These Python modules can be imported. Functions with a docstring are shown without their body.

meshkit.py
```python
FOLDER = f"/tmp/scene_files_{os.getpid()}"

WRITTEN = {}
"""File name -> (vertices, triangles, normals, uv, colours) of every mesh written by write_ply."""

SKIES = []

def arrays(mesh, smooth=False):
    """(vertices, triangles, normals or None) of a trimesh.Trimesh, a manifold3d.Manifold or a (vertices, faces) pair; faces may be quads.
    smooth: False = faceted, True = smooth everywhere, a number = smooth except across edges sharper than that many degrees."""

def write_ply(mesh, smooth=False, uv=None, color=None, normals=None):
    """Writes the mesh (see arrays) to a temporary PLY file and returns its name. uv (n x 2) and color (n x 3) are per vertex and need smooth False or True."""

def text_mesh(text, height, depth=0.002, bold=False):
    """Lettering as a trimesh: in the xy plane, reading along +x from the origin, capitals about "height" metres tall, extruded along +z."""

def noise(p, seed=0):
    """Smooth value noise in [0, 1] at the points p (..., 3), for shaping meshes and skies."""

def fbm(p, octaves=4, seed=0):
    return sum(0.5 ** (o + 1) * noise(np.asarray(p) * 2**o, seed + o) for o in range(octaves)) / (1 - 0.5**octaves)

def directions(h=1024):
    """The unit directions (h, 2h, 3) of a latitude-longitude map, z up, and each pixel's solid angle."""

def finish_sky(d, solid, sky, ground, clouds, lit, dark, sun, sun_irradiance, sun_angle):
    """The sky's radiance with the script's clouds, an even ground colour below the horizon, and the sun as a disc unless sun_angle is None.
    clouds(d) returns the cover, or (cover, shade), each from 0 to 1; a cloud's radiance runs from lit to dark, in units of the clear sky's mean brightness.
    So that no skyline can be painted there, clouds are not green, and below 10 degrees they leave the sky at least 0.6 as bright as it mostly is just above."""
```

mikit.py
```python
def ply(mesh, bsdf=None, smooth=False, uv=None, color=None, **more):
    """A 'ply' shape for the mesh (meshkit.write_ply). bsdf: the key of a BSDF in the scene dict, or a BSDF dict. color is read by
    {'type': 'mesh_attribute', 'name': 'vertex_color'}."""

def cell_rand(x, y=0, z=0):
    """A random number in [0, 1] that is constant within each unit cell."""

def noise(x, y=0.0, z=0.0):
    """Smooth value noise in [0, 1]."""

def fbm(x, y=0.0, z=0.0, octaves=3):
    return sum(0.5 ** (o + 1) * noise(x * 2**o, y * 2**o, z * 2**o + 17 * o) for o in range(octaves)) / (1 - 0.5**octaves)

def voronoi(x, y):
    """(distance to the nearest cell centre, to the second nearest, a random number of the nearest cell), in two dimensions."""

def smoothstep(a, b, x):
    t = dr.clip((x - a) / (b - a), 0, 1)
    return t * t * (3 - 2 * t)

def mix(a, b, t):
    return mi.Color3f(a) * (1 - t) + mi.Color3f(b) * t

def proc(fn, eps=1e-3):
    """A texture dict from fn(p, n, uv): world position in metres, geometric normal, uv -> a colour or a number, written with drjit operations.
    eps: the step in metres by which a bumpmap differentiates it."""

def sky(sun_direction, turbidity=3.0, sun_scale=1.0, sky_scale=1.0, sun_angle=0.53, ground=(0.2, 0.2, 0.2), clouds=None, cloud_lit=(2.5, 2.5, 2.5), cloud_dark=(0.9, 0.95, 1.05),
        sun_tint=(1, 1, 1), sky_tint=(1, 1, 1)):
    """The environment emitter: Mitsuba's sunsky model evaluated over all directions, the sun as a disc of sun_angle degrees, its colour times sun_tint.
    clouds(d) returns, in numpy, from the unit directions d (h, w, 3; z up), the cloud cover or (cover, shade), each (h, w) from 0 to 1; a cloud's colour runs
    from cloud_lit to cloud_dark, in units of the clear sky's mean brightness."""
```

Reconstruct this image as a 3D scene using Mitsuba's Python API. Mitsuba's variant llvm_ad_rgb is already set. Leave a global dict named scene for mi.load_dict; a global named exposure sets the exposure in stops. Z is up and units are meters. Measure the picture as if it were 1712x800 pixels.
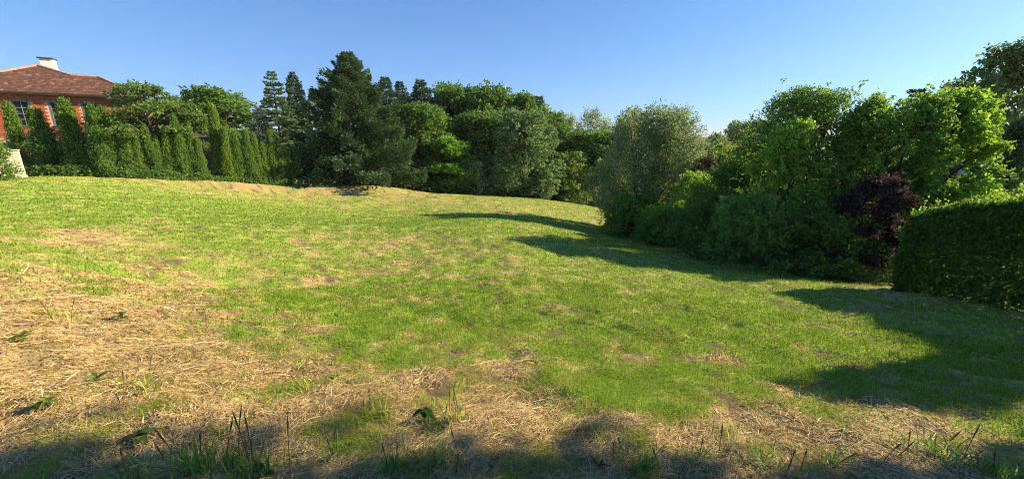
import math
import numpy as np
import trimesh
import manifold3d as m3
import drjit as dr
import mitsuba as mi
import mikit
from meshkit import fbm, noise
from scipy.interpolate import RBFInterpolator
from scipy.ndimage import map_coordinates

T = mi.ScalarTransform4f
scene, labels = {}, {}

# ------------------------------------------------------------------ camera, sky, exposure
EYE, PITCH = 1.75, math.atan(165 / 650)
scene['camera'] = {'type': 'perspective', 'fov': math.degrees(2 * math.atan(856 / 650)), 'fov_axis': 'x',
                   'near_clip': 0.05, 'far_clip': 20000.0, 'medium': {'type': 'ref', 'id': 'haze_air'},
                   'to_world': T().look_at(origin=[0, 0, EYE], target=[0, math.cos(PITCH), EYE - math.sin(PITCH)], up=[0, 0, 1])}
SUN_AZ, SUN_EL = math.radians(13), math.radians(25.5)
scene['haze_air'] = {'type': 'homogeneous', 'albedo': {'type': 'rgb', 'value': [0.95, 0.95, 0.95]}, 'sigma_t': 1.1e-4}
scene['sky_light'] = mikit.sky([math.cos(SUN_EL) * math.cos(SUN_AZ), math.cos(SUN_EL) * math.sin(SUN_AZ), math.sin(SUN_EL)], turbidity=2.6, sky_scale=0.5, sky_tint=(0.61, 0.93, 1.40))
exposure = 3.15
scene['haze'] = {'type': 'cube', 'to_world': T().translate([0, 0, 46]).scale([7000, 7000, 66]), 'bsdf': {'type': 'null'}, 'interior': {'type': 'ref', 'id': 'haze_air'}}
labels['haze'] = {'label': 'thin summer haze in the air over the whole meadow', 'category': 'haze', 'kind': 'stuff'}


# ------------------------------------------------------------------ helpers
def put(key, mesh, bsdf, label=None, cat=None, group=None, kind=None, **more):
    k, i = key, 0
    while k in scene:
        i += 1
        k = f'{key}_{i:03d}'
    scene[k] = mikit.ply(mesh, bsdf, **more)
    tag(k, label, cat, group, kind)
    return k


def tag(k, label=None, cat=None, group=None, kind=None):
    d = {n: v for n, v in (('label', label), ('category', cat), ('group', group), ('kind', kind)) if v}
    if d:
        labels[k] = {**labels.get(k, {}), **d}


USED = set()


def newkey(key):
    k, i = key, 0
    while k in USED:
        i += 1
        k = f'{key}_{i:03d}'
    USED.add(k)
    return k


def unit(v):
    return v / np.maximum(np.linalg.norm(v, axis=-1, keepdims=True), 1e-9)


def vcol(rough=0.6, **more):
    return {'type': 'principled', 'base_color': {'type': 'mesh_attribute', 'name': 'vertex_color'}, 'roughness': rough, 'specular': 0.3, **more}


def thin(rough=0.5, trans=0.7):
    return {'type': 'principledthin', 'base_color': {'type': 'mesh_attribute', 'name': 'vertex_color'}, 'roughness': rough, 'diff_trans': trans, 'eta': 1.4}


scene['mat_leaf'] = thin(0.42, 1.0)
scene['mat_needle'] = thin(0.55, 0.35)
scene['mat_grass'] = thin(0.5, 0.8)
scene['mat_dry'] = {'type': 'twosided', 'bsdf': vcol(0.7)}
scene['mat_bark'] = vcol(0.85)


def plain(c, rough=0.6, **more):
    return {'type': 'principled', 'base_color': {'type': 'rgb', 'value': list(c)}, 'roughness': rough, **more}


class Soup:
    """Collects triangles with one colour per vertex."""

    def __init__(self):
        self.v, self.f, self.c, self.n = [], [], [], 0

    def add(self, v, f, c):
        v = np.asarray(v, float).reshape(-1, 3)
        self.v.append(v)
        self.f.append(np.asarray(f, int).reshape(-1, 3) + self.n)
        self.c.append(np.broadcast_to(np.asarray(c, float), (len(v), 3)))
        self.n += len(v)

    def mesh(self):
        return np.vstack(self.v), np.vstack(self.f)

    def put(self, key, bsdf, *a, smooth=False, **k):
        return put(key, self.mesh(), bsdf, *a, smooth=smooth, color=np.clip(np.vstack(self.c), 0, 1), **k)

    def shape(self, bsdf, smooth=False):
        return mikit.ply(self.mesh(), bsdf, smooth=smooth, color=np.clip(np.vstack(self.c), 0, 1))


def leaves(soup, P, D, N, L, W, C, fold=0.12):
    """Leaf blades: base P, direction D, face normal N, length L, width W, colour C, all per leaf."""
    D = unit(D)
    S = unit(np.cross(D, N))
    N = np.cross(S, D)
    L, W = np.broadcast_to(L, len(P))[:, None], np.broadcast_to(W, len(P))[:, None]
    m = P + D * L * 0.45
    v = np.stack([P, m + S * W / 2 + N * W * fold, P + D * L - N * L * 0.05, m - S * W / 2 + N * W * fold], 1).reshape(-1, 3)
    i = np.arange(len(P))[:, None] * 4
    f = np.concatenate([i + [0, 1, 2], i + [0, 2, 3]], 0)
    soup.add(v, f, np.repeat(C, 4, 0))


def tube(soup, pts, rad, col, sides=6):
    p = np.asarray(pts, float)
    t = unit(np.gradient(p, axis=0))
    a = unit(np.cross(t, np.where(np.abs(t[:, 2:]) < 0.9, [0, 0, 1.0], [1.0, 0, 0])))
    b = np.cross(t, a)
    ang = np.arange(sides) * 2 * np.pi / sides
    v = p[:, None] + np.broadcast_to(rad, len(p))[:, None, None] * (np.cos(ang)[None, :, None] * a[:, None] + np.sin(ang)[None, :, None] * b[:, None])
    i, j = np.meshgrid(np.arange(len(p) - 1), np.arange(sides), indexing='ij')
    q = np.stack([i * sides + j, i * sides + (j + 1) % sides, (i + 1) * sides + (j + 1) % sides, (i + 1) * sides + j], -1).reshape(-1, 4)
    soup.add(v.reshape(-1, 3), np.vstack([q[:, [0, 1, 2]], q[:, [0, 2, 3]]]), col)


def box(c, s, rot=0.0):
    m = trimesh.creation.box(s)
    m.apply_transform(trimesh.transformations.rotation_matrix(rot, [0, 0, 1]))
    m.apply_translation(c)
    return m


# ------------------------------------------------------------------ ground: a sloping meadow
GROUND_POINTS = np.array([[-31.61, 24.2, -0.47], [-28.08, 27.22, -0.75], [-25.69, 33.17, -1.69], [-21.96, 39.14, -2.55], [-13.31, 42.08, -3.2], [-9.62, 45.94, -4.22], [-0.46, 49.84, -5.11], [7.66, 52.61, -6.39], [12.79, 53.4, -7.35], [-2.63, 1.64, 0.06], [-1.35, 1.68, 0.02], [0.0, 1.72, -0.02], [1.45, 1.8, -0.1], [3.03, 1.88, -0.19], [-3.29, 2.14, 0.02], [-1.74, 2.27, -0.09], [0.0, 2.4, -0.19], [4.21, 2.74, -0.47], [1.98, 2.57, -0.33], [-4.08, 2.77, 0.06], [0.0, 3.75, -0.54], [3.21, 4.2, -0.81], [5.86, 4.29, -0.86], [-5.53, 3.91, 0.09], [-7.37, 5.34, 0.04], [-5.87, 5.09, -0.14], [-10.54, 7.75, -0.22], [-3.94, 3.54, -0.14], [-2.25, 3.19, -0.32], [-2.87, 4.18, -0.48], [-20.41, 15.43, -0.45], [-5.82, 6.39, -0.73], [-8.98, 10.18, -0.83], [-14.54, 16.8, -1.17], [-20.53, 23.94, -1.47], [-15.34, 27.78, -2.63], [-11.5, 20.67, -2.16], [-18.35, 33.42, -2.75], [-6.85, 12.12, -1.33], [-10.14, 31.74, -3.26], [-6.66, 20.59, -2.48], [-3.96, 12.02, -1.7], [-2.19, 6.43, -0.98], [0.0, 6.71, -1.1], [2.93, 7.26, -1.33], [2.44, 10.45, -1.78], [0.0, 14.05, -1.82], [0.0, 20.59, -2.48], [0.0, 32.67, -3.66], [7.09, 31.38, -4.69], [4.65, 20.35, -3.42], [8.62, 24.23, -4.4], [9.79, 17.76, -3.49], [7.41, 13.3, -2.74], [11.02, 13.78, -2.9], [10.78, 11.1, -2.47], [9.91, 9.36, -2.01], [10.54, 7.39, -1.65], [-60.0, 15.0, -1.0], [-60.0, 45.0, -1.5], [-40.0, 60.0, -3.0], [-20.0, 75.0, -6.0], [5.0, 80.0, -9.5], [25.0, 70.0, -11.0], [40.0, 40.0, -8.0], [35.0, 15.0, -4.0], [30.0, -5.0, -2.5], [-40.0, -5.0, -0.2], [0.0, -20.0, 0.8], [20.0, -25.0, 0.0], [-25.0, -25.0, 0.8], [0.0, 0.0, 0.02], [-4.0, 0.0, 0.1], [4.0, 0.0, -0.05]])
_rbf = RBFInterpolator(GROUND_POINTS[:, :2], GROUND_POINTS[:, 2], kernel='thin_plate_spline', smoothing=0.6)
GX, GY, GS = np.arange(-62, 62.01, 0.5), np.arange(-30, 96.01, 0.5), 0.5
_g = _rbf(np.stack(np.meshgrid(GX, GY, indexing='ij'), -1).reshape(-1, 2)).reshape(len(GX), len(GY))


def lumps(x, y):
    p = np.stack([x, y, x * 0], -1)
    d = np.hypot(x, y)
    near = np.clip(1.6 - d / 25, 0, 1)
    u = (x + 30) * 0.803 + (y - 27) * 0.596
    q = -(x + 30) * 0.596 + (y - 27) * 0.803
    bank = np.clip(u / 6, 0, 1) * np.clip((26.5 - u) / 5, 0, 1)
    k = np.clip(q / 1.6 + 0.5, 0, 1)
    step = bank * (k * k * (3 - 2 * k) * 0.42 - 0.15) * np.exp(-(q / 7.0) ** 2)
    step = step + bank * np.exp(-(q / 2.2) ** 2) * (fbm(p * 1.5, 3, 14) - 0.5) * 0.22
    a = step + (fbm(p * 0.55, 3, 5) - 0.5) * 0.22 * np.clip((d - 1) / 5, 0.25, 1) + near * (fbm(p * 2.6, 3, 9) - 0.5) * 0.13
    return a


def base_z(x, y):
    x, y = np.asarray(x, float), np.asarray(y, float)
    if x.ndim == 0:
        return base_z(x[None], y[None])[0]
    z = map_coordinates(_g, [(np.clip(x, -61, 61) - GX[0]) / GS, (np.clip(y, -29, 95) - GY[0]) / GS], order=1, mode='nearest')
    out = np.maximum(np.maximum(np.abs(x) - 45, y - 78), -y - 15)
    t = np.clip(out / 60, 0, 1)
    t = t * t * (3 - 2 * t)
    far = -14 + 9 * np.clip((-x - 20) / 60, -0.4, 1)
    return z * (1 - t) + far * t


def gz(x, y):
    x, y = np.atleast_1d(x), np.atleast_1d(y)
    if len(x) == 1:
        return (base_z(x, y) + lumps(x.astype(float), y.astype(float)))[0]
    return base_z(x, y) + lumps(np.asarray(x, float), np.asarray(y, float))


def bump(x, y, cx, cy, rx, ry, a=0.0):
    c, s = math.cos(a), math.sin(a)
    u, v = ((x - cx) * c + (y - cy) * s) / rx, (-(x - cx) * s + (y - cy) * c) / ry
    return np.exp(-(u * u + v * v))


def dryness(x, y):
    """0 = lush green, 1 = straw: where the meadow is dry."""
    p = np.stack([x, y, x * 0], -1)
    n1, n2, n3 = fbm(p * 0.35, 3, 21), fbm(p * np.array([1.6, 2.2, 1]), 3, 33), fbm(p * 6.0, 2, 44)
    d = 0.33 + 0.6 * (n1 - 0.5) + 1.55 * (n2 - 0.5) + 0.9 * (n3 - 0.5)
    edge = 3.1 + 0.25 * np.clip(-x, 0, 3) - 0.22 * np.clip(x, 0, 5) + 0.9 * (n1 - 0.5)
    d += 0.52 * np.clip((edge - y) / 0.9 + 0.5, 0, 1)                                  # straw along the near edge
    d += 0.40 * np.clip((-x - 2.6 - 0.35 * (y - 3.2) ) / 1.2, 0, 1) * np.clip((6.2 - y) / 1.2, 0, 1)    # mown bank on the left
    d += 0.75 * bump(x, y, -10, 9, 1.8, 1.0, -0.5) + 0.4 * bump(x, y, -16, 11, 3.0, 1.2, -0.6)
    d += 0.55 * bump(x, y, -18.5, 35.5, 8.0, 1.5, 0.64) + 0.35 * bump(x, y, -16, 40, 6.5, 2.0, 0.5) + 0.7 * bump(x, y, 9.6, 9.5, 0.9, 0.5) + 0.5 * bump(x, y, -24, 35, 9, 1.6, -0.95) + 0.35 * bump(x, y, -9, 38, 4, 5)
    d -= 0.55 * bump(x, y, -6, 21, 16, 4.5, 0.12) + 0.30 * bump(x, y, -20, 20, 8, 7) + 0.28 * bump(x, y, -13, 13, 6, 4)
    d -= 0.32 * bump(x, y, 3.5, 6, 4, 4) + 0.25 * bump(x, y, 6, 16, 7, 9) + 0.12 * bump(x, y, 0, 45, 12, 8)
    return np.clip(d, 0, 1)


def bare(x, y):
    """Small patches of bare soil between the tufts."""
    p = np.stack([x, y, x * 0], -1)
    return np.clip((fbm(p * np.array([3.2, 4.4, 1]), 3, 81) - 0.63) * 9, 0, 1)


def mixc(a, b, t):
    return np.asarray(a) * (1 - t[:, None]) + np.asarray(b) * t[:, None]


GREEN_A, GREEN_B, GREEN_C = np.array([0.21, 0.36, 0.038]), np.array([0.25, 0.375, 0.046]), np.array([0.13, 0.26, 0.035])
STRAW_A, STRAW_B, STRAW_C = np.array([0.46, 0.375, 0.165]), np.array([0.34, 0.26, 0.11]), np.array([0.22, 0.14, 0.07])
SOIL = np.array([0.10, 0.065, 0.04])


def ground():
    r = np.concatenate([[0.0], np.geomspace(0.5, 75, 330), np.geomspace(80, 6500, 40)])
    th = np.concatenate([np.linspace(math.radians(22), math.radians(158), 440), np.linspace(math.radians(158), math.radians(382), 60)[1:-1]])
    R, A = np.meshgrid(r, th, indexing='ij')
    x, y = (R * np.cos(A)).ravel(), (R * np.sin(A)).ravel()
    z = gz(x, y)
    n, k = len(r), len(th)
    i, j = np.meshgrid(np.arange(n - 1), np.arange(k), indexing='ij')
    q = np.stack([i * k + j, (i + 1) * k + j, (i + 1) * k + (j + 1) % k, i * k + (j + 1) % k], -1).reshape(-1, 4)
    d = dryness(x, y)
    p = np.stack([x, y, x * 0], -1)
    h = fbm(p * 14, 2, 71)
    col = mixc(mixc(GREEN_A, GREEN_B, fbm(p * 3, 2, 61)), mixc(STRAW_B, STRAW_A, h), np.clip(d * 1.1 + (h - 0.5) * 0.9, 0, 1))
    soil = bare(x, y)
    col = col * (1 - (0.25 + 0.65 * soil)[:, None]) + SOIL * (0.25 + 0.65 * soil)[:, None]
    put('meadow_ground', (np.stack([x, y, z], -1), q), 'mat_ground', 'sloping mown meadow of green grass with straw coloured patches', kind='structure', smooth=True, color=np.clip(col, 0, 1))


scene['mat_ground'] = vcol(0.9)
ground()


# ------------------------------------------------------------------ trees
BARK = np.array([0.11, 0.085, 0.06])


def leaf_colors(rng, n, cols, jitter=0.16):
    cols = np.asarray(cols, float).reshape(-1, 3) * 2.65
    c = cols[rng.integers(0, len(cols), n)]
    return c * np.exp(rng.normal(0, jitter, (n, 1))) * np.exp(rng.normal(0, jitter * 0.35, (n, 3)))


def profile(kind, t):
    """Crown half width (0..1) at the crown height fraction t."""
    t = np.clip(t, 0, 1)
    if kind == 'round':
        return np.sqrt(np.clip(1 - (2 * t - 1) ** 2, 0, 1))
    if kind == 'egg':
        return np.clip(t / 0.3, 0, 1) ** 0.5 * np.sqrt(np.clip(1 - np.clip((t - 0.3) / 0.72, 0, 1) ** 2, 0, 1))
    if kind == 'dome':
        return np.clip(0.55 + 1.2 * t, 0, 1) * np.sqrt(np.clip(1 - np.clip((t - 0.45) / 0.6, 0, 1) ** 2.4, 0, 1))
    if kind == 'bush':
        return np.clip(0.75 + t, 0, 1) * np.sqrt(np.clip(1 - np.clip((t - 0.15) / 0.88, 0, 1) ** 2.2, 0, 1))
    if kind == 'cone':
        return np.clip(t / 0.06, 0.5, 1) * np.clip(1.02 - t, 0, 1) ** 0.75
    if kind == 'column':
        return np.clip(t / 0.1, 0.6, 1) * np.clip(1.04 - t, 0, 1) ** 0.42
    if kind == 'vase':
        return (0.35 + 0.65 * np.clip(t / 0.6, 0, 1)) * np.sqrt(np.clip(1 - np.clip((t - 0.55) / 0.47, 0, 1) ** 2, 0, 1))
    if kind == 'flat':
        return np.clip(t / 0.25, 0, 1) ** 0.6 * np.clip((1.02 - t) / 0.3, 0, 1) ** 0.5
    return np.ones_like(t)


def broadleaf(seed, H, R, n, L, W, cols, base=0.12, prof='egg', lobes=46, lobe=0.26, aspect=0.75, up=0.35, out=0.6, droop=0.25, stems=1, sprays=40, bark=BARK,
              twig=0.0, reach=1.0, ragged=0.25, inner=0.12, shoots=0):
    """A leafy tree or shrub: (trunk with limbs, crown), standing at the origin."""
    rng = np.random.default_rng(seed)
    wood, crown = Soup(), Soup()
    zb = H * base
    # lobes of the crown
    t = rng.random(lobes) ** 0.85
    rr = lobe * R * rng.uniform(0.65, 1.25, lobes)
    rr = np.minimum(rr, 0.28 * H)
    zc = zb + t * (H - zb)
    zc = np.clip(zc, zb + rr * aspect * 0.6, H - rr * aspect * 0.85)
    t = (zc - zb) / (H - zb)
    ang = rng.random(lobes) * 2 * np.pi
    wob = 1 + ragged * (noise(np.stack([np.cos(ang) * 1.3, np.sin(ang) * 1.3, t * 3], -1), seed) - 0.5) * 2
    rad = np.maximum(R * profile(prof, t) * wob * 1.22 - rr * 0.8, 0) * rng.random(lobes) ** 0.25
    c = np.stack([rad * np.cos(ang), rad * np.sin(ang), zc], -1)
    # trunk, limbs
    lean = rng.normal(0, 0.035, 2) * H
    tops = []
    for s in range(stems):
        off = rng.normal(0, 0.10 * R, 2) if stems > 1 else np.zeros(2)
        spread = rng.normal(0, 0.28 * R, 2) if stems > 1 else lean
        k = np.linspace(0, 1, 9)[:, None]
        pts = np.concatenate([off + k * spread + (k * (1 - k)) * rng.normal(0, 0.05 * R, 2), k * H * 0.86], 1)
        r0 = H * (0.022 if stems == 1 else 0.011)
        tube(wood, pts, r0 * (1 - 0.9 * k[:, 0]) + 0.006, bark * rng.uniform(0.8, 1.2), 7)
        tops.append((pts, r0))
    for i in range(lobes):
        pts, r0 = tops[rng.integers(0, stems)]
        zs = np.clip(c[i, 2] - 0.45 * np.hypot(*c[i, :2]) - 0.1 * H, H * 0.04, H * 0.8)
        s = np.array([np.interp(zs, pts[:, 2], pts[:, q]) for q in range(3)])
        k = np.linspace(0, 1, 6)[:, None]
        mid = (s + c[i]) / 2 + np.array([0, 0, 0.12 * np.linalg.norm(c[i] - s)]) + rng.normal(0, 0.03 * R, 3)
        pp = s * (1 - k) ** 2 + 2 * mid * k * (1 - k) + c[i] * k ** 2
        tube(wood, pp, np.maximum(r0 * 0.42 * (1 - k[:, 0] * 0.85), 0.006), bark * rng.uniform(0.8, 1.2), 5)
    # sprays of leaves on each lobe
    wgt = rr ** 2 / (rr ** 2).sum()
    ns = max(lobes * sprays, 1)
    li = rng.choice(lobes, ns, p=wgt)
    d = unit(rng.normal(size=(ns, 3)) + np.array([0, 0, 0.25]))
    sc = c[li] + d * np.array([1, 1, aspect]) * (rr[li] * np.where(rng.random(ns) < inner, rng.uniform(0.2, 0.7, ns), rng.uniform(0.72, 1.08, ns)))[:, None]
    outd = unit(sc - np.array([0, 0, 0]) - np.stack([0 * zc[li], 0 * zc[li], zc[li] * 0.8 + 0.1 * H], -1))
    sdir = unit(outd * out + d * 0.5 + np.array([0, 0, up - droop]) + rng.normal(0, 0.35, (ns, 3)))
    if shoots:
        k = rng.choice(ns, shoots)
        sc[k] += np.array([0, 0, 1.0]) * rng.uniform(0.1, 0.5, (shoots, 1)) * np.minimum(1.0, 0.18 * H)
        sdir[k] = unit(np.array([0, 0, 1.0]) + rng.normal(0, 0.2, (shoots, 3)))
    if twig:
        for i in rng.choice(ns, min(ns, int(twig))):
            k = np.linspace(0, 1, 4)[:, None]
            pp = c[li[i]] * (1 - k) + (sc[i] + sdir[i] * L) * k
            tube(wood, pp, np.linspace(0.012, 0.004, 4), bark, 3)
    per = max(n // ns, 1)
    si = np.repeat(np.arange(ns), per)
    m = len(si)
    slen = 2.4 * L * reach
    a = rng.random(m)[:, None]
    P = sc[si] + sdir[si] * (a - 0.45) * slen + rng.normal(0, 0.38 * L, (m, 3)) * np.array([1, 1, 0.7])
    D = unit(sdir[si] * 0.8 + rng.normal(0, 0.75, (m, 3)) + np.array([0, 0, -droop]))
    N = unit(rng.normal(0, 0.62, (m, 3)) + outd[si] * 0.75 + np.array([0, 0, 0.32]))
    keep = P[:, 2] > 0.02
    P, D, N, si = P[keep], D[keep], N[keep], si[keep]
    m = len(P)
    tone = np.exp(rng.normal(0, 0.12, lobes))[li[si]][:, None]
    C = leaf_colors(rng, m, cols) * tone
    sz = rng.uniform(0.7, 1.25, m)
    leaves(crown, P, D, N, L * sz, W * sz, C)
    return wood, crown


def conifer(seed, H, R, n, L, W, cols, base=0.03, whorl=0.42, rise=0.25, sag=0.35, prof=0.8, layered=0.0, gap=0.0, skirt=1.0, nb=(5, 8)):
    """A needle tree: a trunk, whorls of boughs, and flat sprays of needles along each bough."""
    rng = np.random.default_rng(seed)
    wood, crown = Soup(), Soup()
    k = np.linspace(0, 1, 10)[:, None]
    tube(wood, np.concatenate([k * 0, k * 0, k * H * 0.985], 1), H * 0.02 * (1 - 0.97 * k[:, 0]), np.array([0.09, 0.065, 0.05]), 8)
    P, D, N, S, Q = [], [], [], [], []
    z = H * base
    hs = []
    while z < H * 0.985:
        hs.append(z)
        z += whorl * (0.65 + 0.7 * rng.random()) * (1.15 - 0.55 * z / H)
    tot = sum((1.03 - h / H) ** prof for h in hs)
    for h in hs:
        t = h / H
        ln = R * (1.0 - t) ** prof * (skirt if t < 0.08 else 1) + 0.12
        nbr = rng.integers(*nb)
        a0 = rng.random() * 6.28
        for b in range(nbr):
            if rng.random() < gap:
                continue
            a = a0 + b * 6.283 / nbr + rng.normal(0, 0.18)
            l = ln * rng.uniform(0.62, 1.16)
            ris = rise * (0.5 + t) + rng.normal(0, 0.06)
            u = np.linspace(0, 1, 7)
            rad, zz = u * l, h + l * (ris * u - sag * u * u * (1 - 0.6 * t) + 0.22 * sag * u ** 4)
            pts = np.stack([rad * math.cos(a), rad * math.sin(a), zz], -1)
            tube(wood, pts, np.maximum(0.05 * (1 - t) * (1 - u) * H / 12, 0.008), np.array([0.07, 0.05, 0.04]), 4)
            m = max(int(n / tot / nbr * (1.03 - t) ** prof * l / max(ln, 0.1)), 6)
            q = rng.random(m) ** 0.62
            q = 0.12 + 0.92 * q
            c = np.stack([np.interp(q, u, pts[:, w]) for w in range(3)], -1)
            fw = np.array([math.cos(a), math.sin(a), ris - sag * 0.9])
            sd = np.array([-math.sin(a), math.cos(a), 0])
            side = rng.uniform(-1, 1, m)[:, None]
            wid = (0.36 * l * (1.08 - q) + 0.10)[:, None]
            P.append(c + sd * side * wid + fw * (-0.25) * np.abs(side) * wid + np.array([0, 0, 1]) * rng.normal(0, 0.06 + 0.04 * l, (m, 1)) * (1 - layered) - np.array([0, 0, 0.22]) * np.abs(side) * wid * (1 + sag))
            D.append(unit(fw * 0.9 + sd * side * 0.9 + rng.normal(0, 0.3, (m, 3)) + np.array([0, 0, 0.12])))
            N.append(np.array([0, 0, 0.7]) + fw * 0.45 + rng.normal(0, 0.42, (m, 3)))
            Q.append(np.full(m, np.exp(rng.normal(0, 0.13))))
    P, D, N, Q = np.vstack(P), np.vstack(D), np.vstack(N), np.concatenate(Q)
    m = len(P)
    sz = rng.uniform(0.65, 1.3, m) * np.clip(0.6 + 0.5 * (1 - P[:, 2] / H), 0.55, 1.05)
    leaves(crown, P, unit(D), unit(N), L * sz, W * sz, leaf_colors(rng, m, cols, 0.18) * Q[:, None], fold=0.25)
    return wood, crown


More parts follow.
